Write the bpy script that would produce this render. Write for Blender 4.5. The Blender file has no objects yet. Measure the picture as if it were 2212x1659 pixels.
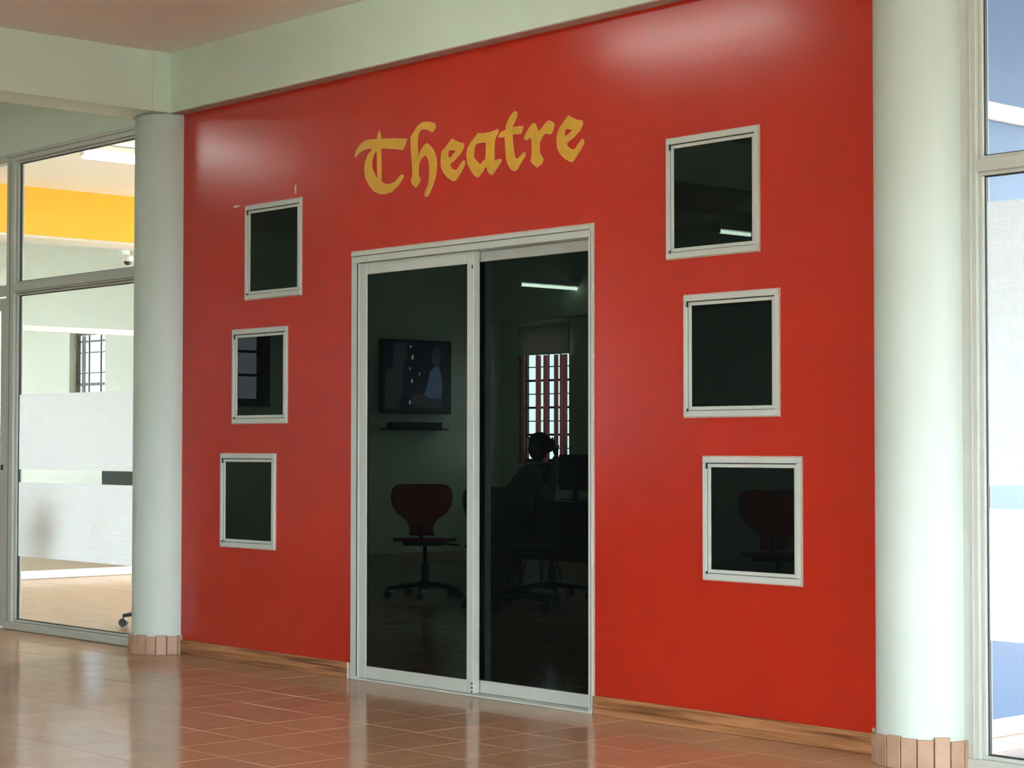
import bpy, bmesh, math, random
from mathutils import Vector, Matrix
random.seed(7)
scn = bpy.context.scene
COL = scn.collection
PI = math.pi

# ------------------------------------------------------------------ camera
cam_d = bpy.data.cameras.new('camera')
cam = bpy.data.objects.new('camera', cam_d)
COL.objects.link(cam)
CR = Vector((0.67117982, 0.74129407, 0.00086705))
CU = Vector((0.02302182, -0.02201339, 0.99949257))
CF = Vector((-0.740937, 0.67081929, 0.03184088))
CAM = Vector((0, -6.18745, 1.2))
FPX = 4221.76
m = Matrix((CR, CU, -CF)).transposed().to_4x4()
m.translation = CAM
cam.matrix_world = m
cam_d.sensor_fit = 'HORIZONTAL'
cam_d.sensor_width = 36.0
cam_d.lens = 36.0 * FPX / 2212.0
cam_d.clip_start = 0.05
cam_d.clip_end = 300
scn.camera = cam

# ------------------------------------------------------------------ world, exposure
SKY = 24.0
world = bpy.data.worlds.new('sky')
scn.world = world
world.use_nodes = True
bg = world.node_tree.nodes['Background']
bg.inputs['Color'].default_value = (0.80, 0.92, 1.04, 1)
bg.inputs['Strength'].default_value = SKY
scn.view_settings.view_transform = 'Standard'
scn.view_settings.look = 'None'
scn.view_settings.exposure = 0.62
scn.view_settings.gamma = 1.0
scn.view_settings.use_curve_mapping = False
scn.cycles.use_denoising = True
scn.cycles.max_bounces = 7
scn.cycles.diffuse_bounces = 4
scn.cycles.glossy_bounces = 3
scn.cycles.use_adaptive_sampling = True
scn.cycles.adaptive_threshold = 0.16
scn.cycles.adaptive_min_samples = 18
scn.cycles.transparent_max_bounces = 12
scn.cycles.sample_clamp_indirect = 4.0
scn.cycles.caustics_reflective = False
scn.cycles.caustics_refractive = False


def portal(name, loc, direction, sx, sy):
    """sampling portal in a window opening (adds no light)"""
    d = bpy.data.lights.new(name, 'AREA')
    d.shape = 'RECTANGLE'
    d.size, d.size_y = sx, sy
    d.cycles.is_portal = True
    o = bpy.data.objects.new(name, d)
    COL.objects.link(o)
    o.location = loc
    o.rotation_euler = Vector(direction).to_track_quat('-Z', 'Z').to_euler()
    return o


# ------------------------------------------------------------------ materials
MATS = {}


def nt(name):
    mt = bpy.data.materials.new(name)
    mt.use_nodes = True
    n = mt.node_tree
    return mt, n, n.nodes['Principled BSDF']


def mat(name, col, rough=0.5, spec=0.5, metal=0.0, noise=0.0, nscale=8.0, bump=0.0, bscale=60.0, stretch=None):
    """principled paint / metal / plastic with slight procedural variation"""
    if name in MATS:
        return MATS[name]
    mt, n, b = nt(name)
    b.inputs['Base Color'].default_value = (*col, 1)
    b.inputs['Roughness'].default_value = rough
    b.inputs['Specular IOR Level'].default_value = spec
    b.inputs['Metallic'].default_value = metal
    tc = n.nodes.new('ShaderNodeTexCoord')
    mp = n.nodes.new('ShaderNodeMapping')
    n.links.new(tc.outputs['Object'], mp.inputs['Vector'])
    if stretch:
        mp.inputs['Scale'].default_value = stretch
    nz = n.nodes.new('ShaderNodeTexNoise')
    nz.inputs['Scale'].default_value = nscale
    nz.inputs['Detail'].default_value = 5
    n.links.new(mp.outputs['Vector'], nz.inputs['Vector'])
    if noise > 0:
        rp = n.nodes.new('ShaderNodeValToRGB')
        lo = [max(0, c * (1 - noise)) for c in col]
        hi = [min(1, c * (1 + noise)) for c in col]
        rp.color_ramp.elements[0].position = 0.3
        rp.color_ramp.elements[1].position = 0.7
        rp.color_ramp.elements[0].color = (*lo, 1)
        rp.color_ramp.elements[1].color = (*hi, 1)
        n.links.new(nz.outputs['Fac'], rp.inputs['Fac'])
        n.links.new(rp.outputs['Color'], b.inputs['Base Color'])
    if bump > 0:
        nb = n.nodes.new('ShaderNodeTexNoise')
        nb.inputs['Scale'].default_value = bscale
        nb.inputs['Detail'].default_value = 3
        n.links.new(mp.outputs['Vector'], nb.inputs['Vector'])
        bp = n.nodes.new('ShaderNodeBump')
        bp.inputs['Strength'].default_value = bump
        bp.inputs['Distance'].default_value = 0.01
        n.links.new(nb.outputs['Fac'], bp.inputs['Height'])
        n.links.new(bp.outputs['Normal'], b.inputs['Normal'])
    MATS[name] = mt
    return mt


def emis(name, col, strength):
    if name in MATS:
        return MATS[name]
    mt, n, b = nt(name)
    b.inputs['Base Color'].default_value = (*col, 1)
    b.inputs['Emission Color'].default_value = (*col, 1)
    b.inputs['Emission Strength'].default_value = strength
    MATS[name] = mt
    return mt


def glass_mat(name, tint, ior):
    """clear architectural pane: straight-through transmission plus fresnel reflection on the outer face"""
    mt = bpy.data.materials.new(name)
    mt.use_nodes = True
    n = mt.node_tree
    n.nodes.clear()
    out = n.nodes.new('ShaderNodeOutputMaterial')
    tr = n.nodes.new('ShaderNodeBsdfTransparent')
    tr.inputs['Color'].default_value = (*tint, 1)
    gl = n.nodes.new('ShaderNodeBsdfGlossy')
    gl.inputs['Roughness'].default_value = 0.01
    fr = n.nodes.new('ShaderNodeFresnel')
    fr.inputs['IOR'].default_value = ior
    ge = n.nodes.new('ShaderNodeNewGeometry')
    inv = n.nodes.new('ShaderNodeMath'); inv.operation = 'SUBTRACT'
    inv.inputs[0].default_value = 1.0
    mul = n.nodes.new('ShaderNodeMath'); mul.operation = 'MULTIPLY'
    mx = n.nodes.new('ShaderNodeMixShader')
    n.links.new(ge.outputs['Backfacing'], inv.inputs[1])
    n.links.new(fr.outputs['Fac'], mul.inputs[0])
    n.links.new(inv.outputs[0], mul.inputs[1])
    n.links.new(mul.outputs[0], mx.inputs['Fac'])
    n.links.new(tr.outputs[0], mx.inputs[1])
    n.links.new(gl.outputs[0], mx.inputs[2])
    n.links.new(mx.outputs[0], out.inputs['Surface'])
    MATS[name] = mt
    return mt


def dark_glass(name):
    mt = bpy.data.materials.new(name)
    mt.use_nodes = True
    n = mt.node_tree
    n.nodes.clear()
    out = n.nodes.new('ShaderNodeOutputMaterial')
    df = n.nodes.new('ShaderNodeBsdfDiffuse')
    df.inputs['Color'].default_value = (0.003, 0.004, 0.004, 1)
    gl = n.nodes.new('ShaderNodeBsdfGlossy')
    gl.inputs['Color'].default_value = (0.78, 0.96, 0.82, 1)
    gl.inputs['Roughness'].default_value = 0.0
    fr = n.nodes.new('ShaderNodeFresnel')
    fr.inputs['IOR'].default_value = 1.33
    mx = n.nodes.new('ShaderNodeMixShader')
    n.links.new(fr.outputs[0], mx.inputs['Fac'])
    n.links.new(df.outputs[0], mx.inputs[1])
    n.links.new(gl.outputs[0], mx.inputs[2])
    n.links.new(mx.outputs[0], out.inputs['Surface'])
    MATS[name] = mt
    return mt


def film_mat(name):
    """white frosted film printed with a fine grid of thin clear lines"""
    mt = bpy.data.materials.new(name)
    mt.use_nodes = True
    n = mt.node_tree
    n.nodes.clear()
    out = n.nodes.new('ShaderNodeOutputMaterial')
    tc = n.nodes.new('ShaderNodeTexCoord')
    sp = n.nodes.new('ShaderNodeSeparateXYZ')
    n.links.new(tc.outputs['Object'], sp.inputs[0])
    fac = []
    for ax in ('X', 'Z'):
        a = n.nodes.new('ShaderNodeMath'); a.operation = 'MULTIPLY'; a.inputs[1].default_value = 1 / 0.028
        f = n.nodes.new('ShaderNodeMath'); f.operation = 'FRACT'
        c = n.nodes.new('ShaderNodeMath'); c.operation = 'LESS_THAN'; c.inputs[1].default_value = 0.09
        n.links.new(sp.outputs[ax], a.inputs[0]); n.links.new(a.outputs[0], f.inputs[0]); n.links.new(f.outputs[0], c.inputs[0])
        fac.append(c)
    mxx = n.nodes.new('ShaderNodeMath'); mxx.operation = 'MAXIMUM'
    n.links.new(fac[0].outputs[0], mxx.inputs[0]); n.links.new(fac[1].outputs[0], mxx.inputs[1])
    half = n.nodes.new('ShaderNodeMath'); half.operation = 'MULTIPLY_ADD'
    half.inputs[1].default_value = 0.12; half.inputs[2].default_value = 0.0
    n.links.new(mxx.outputs[0], half.inputs[0])
    df = n.nodes.new('ShaderNodeBsdfDiffuse'); df.inputs['Color'].default_value = (0.8, 0.84, 0.84, 1)
    tl = n.nodes.new('ShaderNodeBsdfTranslucent'); tl.inputs['Color'].default_value = (0.95, 0.97, 0.97, 1)
    tr = n.nodes.new('ShaderNodeBsdfTransparent')
    m1 = n.nodes.new('ShaderNodeMixShader'); m1.inputs['Fac'].default_value = 0.55
    n.links.new(df.outputs[0], m1.inputs[1]); n.links.new(tl.outputs[0], m1.inputs[2])
    m2 = n.nodes.new('ShaderNodeMixShader')
    n.links.new(half.outputs[0], m2.inputs['Fac'])
    n.links.new(m1.outputs[0], m2.inputs[1]); n.links.new(tr.outputs[0], m2.inputs[2])
    n.links.new(m2.outputs[0], out.inputs['Surface'])
    MATS[name] = mt
    return mt


def floor_mat():
    """glazed terracotta-beige tile, tone varies a little from tile to tile"""
    mt, n, b = nt('tile_glaze')
    oi = n.nodes.new('ShaderNodeObjectInfo')
    ge = n.nodes.new('ShaderNodeNewGeometry')
    nz = n.nodes.new('ShaderNodeTexNoise')
    nz.inputs['Scale'].default_value = 5.0
    nz.inputs['Detail'].default_value = 6
    n.links.new(ge.outputs['Position'], nz.inputs['Vector'])
    rp = n.nodes.new('ShaderNodeValToRGB')
    rp.color_ramp.elements[0].position = 0.3
    rp.color_ramp.elements[1].position = 0.75
    rp.color_ramp.elements[0].color = (*FLOOR_LO, 1)
    rp.color_ramp.elements[1].color = (*FLOOR_HI, 1)
    n.links.new(nz.outputs['Fac'], rp.inputs['Fac'])
    hs = n.nodes.new('ShaderNodeHueSaturation')
    mr = n.nodes.new('ShaderNodeMapRange')
    mr.inputs['To Min'].default_value = 0.93
    mr.inputs['To Max'].default_value = 1.07
    n.links.new(oi.outputs['Random'], mr.inputs['Value'])
    n.links.new(mr.outputs['Result'], hs.inputs['Value'])
    n.links.new(rp.outputs['Color'], hs.inputs['Color'])
    n.nodes.remove(b)
    df = n.nodes.new('ShaderNodeBsdfDiffuse')
    n.links.new(hs.outputs['Color'], df.inputs['Color'])
    gl = n.nodes.new('ShaderNodeBsdfGlossy')
    gl.inputs['Roughness'].default_value = 0.13
    fr = n.nodes.new('ShaderNodeFresnel')
    fr.inputs['IOR'].default_value = 1.5
    mn = n.nodes.new('ShaderNodeMath'); mn.operation = 'MINIMUM'
    mn.inputs[1].default_value = 0.45
    mx = n.nodes.new('ShaderNodeMixShader')
    n.links.new(fr.outputs[0], mn.inputs[0])
    n.links.new(mn.outputs[0], mx.inputs['Fac'])
    n.links.new(df.outputs[0], mx.inputs[1])
    n.links.new(gl.outputs[0], mx.inputs[2])
    o = [k for k in n.nodes if k.type == 'OUTPUT_MATERIAL'][0]
    n.links.new(mx.outputs[0], o.inputs['Surface'])
    n2 = n.nodes.new('ShaderNodeTexNoise')
    n2.inputs['Scale'].default_value = 9.0
    n2.inputs['Detail'].default_value = 2
    n.links.new(ge.outputs['Position'], n2.inputs['Vector'])
    bp = n.nodes.new('ShaderNodeBump')
    bp.inputs['Strength'].default_value = 0.012
    bp.inputs['Distance'].default_value = 0.01
    n.links.new(n2.outputs['Fac'], bp.inputs['Height'])
    n.links.new(bp.outputs['Normal'], gl.inputs['Normal'])
    MATS['tile'] = mt
    return mt


def wood_tile_mat():
    """brown skirting tile with long wood-like grain"""
    mt, n, b = nt('wood_grain_skirting')
    ge = n.nodes.new('ShaderNodeNewGeometry')
    mp = n.nodes.new('ShaderNodeMapping')
    mp.inputs['Scale'].default_value = (1.6, 1.0, 46.0)
    n.links.new(ge.outputs['Position'], mp.inputs['Vector'])
    nz = n.nodes.new('ShaderNodeTexNoise')
    nz.inputs['Scale'].default_value = 1.0
    nz.inputs['Detail'].default_value = 6
    nz.inputs['Distortion'].default_value = 0.6
    n.links.new(mp.outputs['Vector'], nz.inputs['Vector'])
    rp = n.nodes.new('ShaderNodeValToRGB')
    e = rp.color_ramp.elements
    e[0].position = 0.34; e[0].color = (0.12, 0.046, 0.017, 1)
    e[1].position = 0.62; e[1].color = (0.43, 0.20, 0.088, 1)
    k = e.new(0.46); k.color = (0.28, 0.115, 0.045, 1)
    n.links.new(nz.outputs['Fac'], rp.inputs['Fac'])
    n.links.new(rp.outputs['Color'], b.inputs['Base Color'])
    b.inputs['Roughness'].default_value = 0.35
    MATS['skirt'] = mt
    return mt


FLOOR_LO = (0.50, 0.295, 0.180)
FLOOR_HI = (0.56, 0.340, 0.212)

M_RED = mat('red_gloss_paint', (0.425, 0.0190, 0.0060), rough=0.23, spec=0.42, noise=0.06, nscale=2.0, bump=0.04, bscale=38)
M_GREEN = mat('pale_green_paint', (0.68, 0.80, 0.66), rough=0.45, spec=0.4, noise=0.03, nscale=3.0, bump=0.05, bscale=45)
M_COL = mat('pale_mint_column_paint', (0.56, 0.645, 0.585), rough=0.5, spec=0.4, noise=0.02, nscale=3.0, bump=0.05, bscale=30)
M_CEIL = mat('warm_ceiling_paint', (0.90, 0.85, 0.79), rough=0.7, spec=0.2, noise=0.03, nscale=2.0)
M_CREAM = mat('cream_paint', (0.86, 0.81, 0.73), rough=0.6, spec=0.3, noise=0.02)
M_PALE = mat('pale_wall_paint', (0.74, 0.78, 0.72), rough=0.55, spec=0.3, noise=0.02)
M_YEL = mat('yellow_paint', (0.86, 0.47, 0.035), rough=0.5, spec=0.3, noise=0.03)
M_BLUE = mat('blue_paint', (0.060, 0.118, 0.24), rough=0.45, spec=0.4, noise=0.10, nscale=3.0)
M_WHITE = mat('white_paint', (0.85, 0.85, 0.83), rough=0.4, noise=0.02)
M_ALU = mat('powder_coated_aluminium', (0.52, 0.55, 0.50), rough=0.38, spec=0.5, noise=0.03, nscale=12, bump=0.02, bscale=200)
M_GASKET = mat('black_rubber', (0.015, 0.018, 0.016), rough=0.6)
M_SEAL = mat('caulk', (0.55, 0.36, 0.28), rough=0.6, noise=0.2, nscale=30)
M_SOFFIT = mat('bare_plaster_edge', (0.42, 0.30, 0.25), rough=0.8, noise=0.15, nscale=14)
M_GOLD = mat('mustard_paint', (0.58, 0.30, 0.018), rough=0.35, spec=0.45, noise=0.10, nscale=7)
M_GOLDEDGE = mat('pale_letter_edge', (0.66, 0.36, 0.12), rough=0.4, noise=0.15, nscale=30)
M_GROUT = mat('grey_grout', (0.22, 0.15, 0.105), rough=0.9, noise=0.3, nscale=20)
M_SKTILE = mat('peach_skirting_tile', (0.40, 0.25, 0.165), rough=0.45, noise=0.14, nscale=9)
M_MORTAR = mat('pale_mortar', (0.70, 0.60, 0.50), rough=0.9, noise=0.15, nscale=40)
M_BLACK = mat('black_plastic', (0.012, 0.012, 0.014), rough=0.4)
M_DARKG = mat('dark_grey_plastic', (0.035, 0.045, 0.042), rough=0.45)
M_REDPL = mat('red_plastic_shell', (0.34, 0.025, 0.015), rough=0.4)
M_DESK = mat('dark_wood_desk', (0.05, 0.032, 0.024), rough=0.35, noise=0.3, nscale=4, stretch=(1, 14, 1))
def cloth_mat(name, col, tl):
    mt, n, b = nt(name)
    b.inputs['Base Color'].default_value = (*col, 1)
    b.inputs['Roughness'].default_value = 0.9
    t = n.nodes.new('ShaderNodeBsdfTranslucent')
    t.inputs['Color'].default_value = (*col, 1)
    wv = n.nodes.new('ShaderNodeTexNoise')
    wv.inputs['Scale'].default_value = 60
    bp = n.nodes.new('ShaderNodeBump')
    bp.inputs['Strength'].default_value = 0.1
    n.links.new(wv.outputs['Fac'], bp.inputs['Height'])
    n.links.new(bp.outputs['Normal'], b.inputs['Normal'])
    mx = n.nodes.new('ShaderNodeMixShader')
    mx.inputs['Fac'].default_value = tl
    o = [k for k in n.nodes if k.type == 'OUTPUT_MATERIAL'][0]
    n.links.new(b.outputs[0], mx.inputs[1]); n.links.new(t.outputs[0], mx.inputs[2])
    n.links.new(mx.outputs[0], o.inputs['Surface'])
    return mt


M_CURT = cloth_mat('pink_curtain', (0.72, 0.38, 0.40), 0.6)
M_BLIND = cloth_mat('beige_blind', (0.55, 0.50, 0.43), 0.35)
M_BAR = mat('dark_steel_bar', (0.03, 0.03, 0.032), rough=0.5)
M_WINF = mat('brown_window_frame', (0.05, 0.042, 0.045), rough=0.5)
M_SKIN = mat('skin', (0.10, 0.055, 0.035), rough=0.55)
M_HAIR = mat('black_hair', (0.006, 0.005, 0.005), rough=0.6)
M_SHIRT = mat('grey_shirt', (0.16, 0.16, 0.17), rough=0.85)
M_TROUS = mat('dark_trousers', (0.02, 0.02, 0.025), rough=0.85)
M_GROUND = mat('outdoor_paving', (0.55, 0.53, 0.48), rough=0.9, noise=0.1)
M_LEAF = mat('leaf', (0.10, 0.17, 0.07), rough=0.7, noise=0.3, nscale=3)
M_TUBE = emis('fluorescent_tube', (0.90, 1.0, 0.94), 18.0)
M_DIFFUSER = emis('lit_diffuser', (1.0, 0.98, 0.92), 5.0)
M_CLEAR = glass_mat('clear_glass', (0.96, 0.98, 0.97), 1.62)
M_TINT = dark_glass('dark_tinted_glass')
M_FILM = film_mat('frosted_film')
M_TILE = floor_mat()
M_SKIRT = wood_tile_mat()


# ------------------------------------------------------------------ helpers
def obj(name, bm, material, parent=None, smooth=False):
    me = bpy.data.meshes.new(name)
    bm.normal_update()
    bm.to_mesh(me)
    bm.free()
    me.materials.append(material)
    if smooth:
        for p_ in me.polygons:
            p_.use_smooth = True
    o = bpy.data.objects.new(name, me)
    COL.objects.link(o)
    if parent is not None:
        o.parent = parent
    return o


def link_mesh(name, me, parent=None):
    o = bpy.data.objects.new(name, me)
    COL.objects.link(o)
    if parent is not None:
        o.parent = parent
    return o


def tag(o, label=None, cat=None, group=None, kind=None):
    if label: o['label'] = label
    if cat: o['category'] = cat
    if group: o['group'] = group
    if kind: o['kind'] = kind
    return o


def empty(name, loc=(0, 0, 0), rz=0.0):
    o = bpy.data.objects.new(name, None)
    o.empty_display_size = 0.1
    COL.objects.link(o)
    o.location = loc
    o.rotation_euler = (0, 0, rz)
    return o


def bx(bm, x0, x1, y0, y1, z0, z1, bev=0.0, mat4=None):
    vs = [bm.verts.new((x, y, z)) for x in (x0, x1) for y in (y0, y1) for z in (z0, z1)]
    f = [(0, 1, 3, 2), (4, 6, 7, 5), (0, 4, 5, 1), (2, 3, 7, 6), (0, 2, 6, 4), (1, 5, 7, 3)]
    fs = [bm.faces.new([vs[i] for i in q]) for q in f]
    if bev > 0:
        es = list({e for q in fs for e in q.edges})
        r = bmesh.ops.bevel(bm, geom=es, offset=bev, segments=1, affect='EDGES')
        vs = list({v for q in r['faces'] for v in q.verts} | {v for v in vs if v.is_valid})
    if mat4 is not None:
        bmesh.ops.transform(bm, matrix=mat4, verts=[v for v in vs if v.is_valid])
    return bm


def box(name, x0, x1, y0, y1, z0, z1, material, parent=None, bev=0.0):
    return obj(name, bx(bmesh.new(), x0, x1, y0, y1, z0, z1, bev), material, parent)


def tube(bm, pts, r, seg=10, cap=True):
    """swept round bar through pts (list of Vectors), r float or list"""
    pts = [Vector(p_) for p_ in pts]
    rs = r if isinstance(r, (list, tuple)) else [r] * len(pts)
    rings = []
    up = None
    for i, p_ in enumerate(pts):
        d = (pts[min(i + 1, len(pts) - 1)] - pts[max(i - 1, 0)]).normalized()
        a = Vector((0, 0, 1)) if abs(d.z) < 0.95 else Vector((1, 0, 0))
        s = d.cross(a).normalized()
        t = s.cross(d)
        rings.append([bm.verts.new(p_ + (s * math.cos(2 * PI * k / seg) + t * math.sin(2 * PI * k / seg)) * rs[i]) for k in range(seg)])
    for a_, b_ in zip(rings, rings[1:]):
        for k in range(seg):
            bm.faces.new((a_[k], a_[(k + 1) % seg], b_[(k + 1) % seg], b_[k]))
    if cap:
        bm.faces.new(rings[0][::-1])
        bm.faces.new(rings[-1])
    return bm


def lathe(bm, prof, seg=24, c=(0, 0, 0)):
    """profile of (r, z)"""
    rings = []
    for r, z in prof:
        rings.append([bm.verts.new((c[0] + r * math.cos(2 * PI * k / seg), c[1] + r * math.sin(2 * PI * k / seg), c[2] + z)) for k in range(seg)])
    for a_, b_ in zip(rings, rings[1:]):
        for k in range(seg):
            bm.faces.new((a_[k], a_[(k + 1) % seg], b_[(k + 1) % seg], b_[k]))
    bm.faces.new(rings[0][::-1])
    bm.faces.new(rings[-1])
    return bm


def holed(bm, u0, u1, v0, v1, holes, w0, w1, to3):
    """slab u0..u1 x v0..v1, thickness w0..w1, with rectangular through-holes"""
    us = sorted({u0, u1, *[h[0] for h in holes], *[h[1] for h in holes]})
    vs = sorted({v0, v1, *[h[2] for h in holes], *[h[3] for h in holes]})
    us = [u for u in us if u0 <= u <= u1]
    vs = [v for v in vs if v0 <= v <= v1]
    cache = {}

    def V(u, v, w):
        k = (round(u, 5), round(v, 5), round(w, 5))
        if k not in cache:
            cache[k] = bm.verts.new(to3(u, v, w))
        return cache[k]

    def solid(i, j):
        if i < 0 or j < 0 or i >= len(us) - 1 or j >= len(vs) - 1:
            return False
        cu, cv = (us[i] + us[i + 1]) / 2, (vs[j] + vs[j + 1]) / 2
        return not any(h[0] < cu < h[1] and h[2] < cv < h[3] for h in holes)
    for i in range(len(us) - 1):
        for j in range(len(vs) - 1):
            if not solid(i, j):
                continue
            a, b, c, d = us[i], us[i + 1], vs[j], vs[j + 1]
            bm.faces.new((V(a, c, w0), V(b, c, w0), V(b, d, w0), V(a, d, w0)))
            bm.faces.new((V(a, c, w1), V(a, d, w1), V(b, d, w1), V(b, c, w1)))
            if not solid(i - 1, j): bm.faces.new((V(a, c, w0), V(a, d, w0), V(a, d, w1), V(a, c, w1)))
            if not solid(i + 1, j): bm.faces.new((V(b, c, w0), V(b, c, w1), V(b, d, w1), V(b, d, w0)))
            if not solid(i, j - 1): bm.faces.new((V(a, c, w0), V(a, c, w1), V(b, c, w1), V(b, c, w0)))
            if not solid(i, j + 1): bm.faces.new((V(a, d, w0), V(b, d, w0), V(b, d, w1), V(a, d, w1)))
    bmesh.ops.recalc_face_normals(bm, faces=bm.faces[:])
    return bm


XZ = lambda u, v, w: (u, w, v)     # wall along x, thickness along y
YZ = lambda u, v, w: (w, u, v)     # wall along y, thickness along x
XY = lambda u, v, w: (u, v, w)


def struct(name, bm, material, parent=None):
    o = obj(name, bm, material, parent)
    if parent is None:
        o['kind'] = 'structure'
    return o


# ------------------------------------------------------------------ setting: shell
XL, XR, YF = -17.2, 5.0, -9.1
ZC, ZB = 3.48, 3.134
XC1, XC2, RC = -9.867, -4.487, 0.185
WIN = []   # (name n, x0, x1, z0, z1)
for (x0, x1, z0, z1) in [(-9.040, -8.514, 2.012, 2.535), (-9.160, -8.640, 1.326, 1.848), (-9.272, -8.745, 0.637, 1.157),
                         (-5.828, -5.303, 2.012, 2.535), (-5.726, -5.198, 1.326, 1.848), (-5.617, -5.083, 0.637, 1.157)]:
    WIN.append((x0, x1, z0, z1))
DOOR = (-8.062, -6.284, 0.0, 2.205)
holes = [(a + .004, b - .004, c + .004, d - .004) for a, b, c, d in WIN] + [(DOOR[0] + .004, DOOR[1] - .004, -0.2, DOOR[3] - .004)]
struct('wall_front', holed(bmesh.new(), -9.70, -4.47, -0.2, ZC, holes, 0.0, 0.2, XZ), M_RED)

# hall, camera side
FW = [(-16.82, -16.04, 1.02, 2.58), (-3.8, 0.2, 0.5, 2.0)]  # second opening is unseen, added for daylight in the hall
struct('wall_back', holed(bmesh.new(), XL - .2, XR + .2, -0.2, ZC, FW, YF - 0.08, YF, XZ), M_GREEN)
SW = [(-5.86, -4.9, 1.62, 2.75)]
struct('wall_left', holed(bmesh.new(), YF - .2, 0.0, -0.2, ZC, SW, XL - 0.2, XL, YZ), M_GREEN)
RW = [(-4.8, -0.7, 0.5, 2.3)]
struct('wall_right', holed(bmesh.new(), YF - .2, 7.2, -0.2, ZC, RW, XR, XR + .2, YZ), M_GREEN)
struct('ceiling', bx(bmesh.new(), -22.2, XR + .2, YF - .2, 0.1, ZC, ZC + .2), M_CEIL)
struct('ceiling_left_room', bx(bmesh.new(), -22.2, -4.75, 0.1, 7.2, ZC, ZC + .2), M_CREAM)
struct('ceiling_right_room', bx(bmesh.new(), -4.75, XR + .2, 0.1, 7.2, ZC, ZC + .2), M_WHITE)
# spandrels above the two glazed screens
struct('wall_spandrel_left', bx(bmesh.new(), XL, -9.9, 0.0, 0.15, 3.13, ZC), M_GREEN)
struct('wall_spandrel_right', bx(bmesh.new(), -4.45, XR, 0.0, 0.15, 3.13, ZC), M_GREEN)

# beams
struct('trim_1', bx(bmesh.new(), -9.70, -4.62, -0.082, -0.002, ZB, ZC), M_GREEN)['label'] = 'pale green beam above the red wall'
box('plaster_edge', -9.70, -4.62, -0.079, -0.001, ZB - 0.006, ZB, M_SOFFIT, bpy.data.objects['trim_1'])
struct('trim_2', bx(bmesh.new(), -10.03, -9.712, YF, -0.082, ZB, ZC), M_GREEN)['label'] = 'pale green ceiling beam running from the left column'
box('pier_block', -10.04, -9.70, -0.20, -0.002, ZB - .002, ZC, M_GREEN, bpy.data.objects['trim_2'])
struct('trim_3', bx(bmesh.new(), -4.62, -4.35, YF, -0.002, ZB, ZC), M_GREEN)['label'] = 'pale green ceiling beam running from the right column'

# columns
for xc, lab in ((XC1, 'round pale green column between the red wall and the left glass screen'),
                (XC2, 'round pale green column between the red wall and the right glass screen')):
    root = empty('column', (xc, 0, 0))
    tag(root, lab, 'column')
    prof = [(RC + .004, 0.09), (RC + .004, 0.10), (RC, 0.118), (RC, 1.2), (RC, 2.2), (RC, ZB - .012), (RC - .01, ZB - .002)]
    obj('shaft', lathe(bmesh.new(), prof, 64), M_COL, root, smooth=True)
    core = bmesh.new()
    lathe(core, [(RC + .006, 0.0), (RC + .006, 0.098)], 48)
    obj('mortar_bed', core, M_MORTAR, root)
    npc = 20
    for k in range(npc):
        a0 = 2 * PI * k / npc
        if math.sin(a0) > 0.25:
            continue
        bm = bmesh.new()
        wdt = 2 * PI * (RC + .012) / npc * 0.95
        h = 0.112 + random.uniform(-.008, .010)
        Mx = Matrix.Rotation(a0 + PI / 2, 4, 'Z')
        Mx.translation = ((RC + .010) * math.cos(a0), (RC + .010) * math.sin(a0), 0)
        bx(bm, -wdt / 2, wdt / 2, -.007, .007, 0.0, h, 0.0015, Matrix.Translation((0, 0, 0)) @ Mx)
        obj('skirting_tile', bm, M_SKTILE, root)

# skirting along the red wall
struct('baseboard_left', bx(bmesh.new(), -9.684, -8.087, -0.014, 0.0, 0.0, 0.083, 0.003), M_SKIRT)
box('end_mortar', -8.087, -8.078, -0.013, 0.0, 0.0, 0.083, M_MORTAR, bpy.data.objects['baseboard_left'])
struct('baseboard_right', bx(bmesh.new(), -6.279, -4.64, -0.014, 0.0, 0.0, 0.083, 0.003), M_SKIRT)

# ------------------------------------------------------------------ floor
TS, TX, TY = 0.323, -8.955, -0.953
fl = struct('floor', bx(bmesh.new(), -22.2, XR + .2, YF - .2, 7.2, -0.25, -0.0035), M_GROUT)
g = 0.0016
tb = bx(bmesh.new(), -TS / 2 + g, TS / 2 - g, -TS / 2 + g, TS / 2 - g, -0.010, 0.0)
bmesh.ops.bevel(tb, geom=[e for e in tb.edges if all(v.co.z > -.005 for v in e.verts)], offset=0.0010, segments=1, affect='EDGES')
tme = bpy.data.meshes.new('tile')
tb.to_mesh(tme); tb.free(); tme.materials.append(M_TILE)


def proj(x, y, z=0.0):
    d = Vector((x, y, z)) - CAM
    w = d.dot(CF)
    if w < 0.1:
        return None
    return (1106 + FPX * d.dot(CR) / w, 829.5 - FPX * d.dot(CU) / w)


near, rest = [], []
i0, i1 = int((XL - TX) / TS) - 1, int((XR - TX) / TS) + 1
for i in range(i0, i1):
    for j in range(0, 28):
        cx, cy = TX + TS * (i + .5), TY + 0.969 - TS * (j + .5)
        if cx < XL - .1 or cx > XR + .1 or cy < YF - .1:
            continue
        q = proj(cx, cy)
        if q and -90 < q[0] < 2300 and q[1] < 1690 and -0.4 < cy < 0.1 or (q and -90 < q[0] < 2300 and 1340 < q[1] < 1700 and cy < 0):
            near.append((cx, cy))
        else:
            rest.append((cx, cy))
near.sort(key=lambda c: (Vector((c[0], c[1], 0)) - CAM).length)
rest += near[300:]
for c in near[:300]:
    t = link_mesh('tile', tme, fl)
    t.location = (c[0], c[1], random.uniform(-.0004, .0004))
    t.rotation_euler = (random.uniform(-.0006, .0006), random.uniform(-.0006, .0006), 0)
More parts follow.
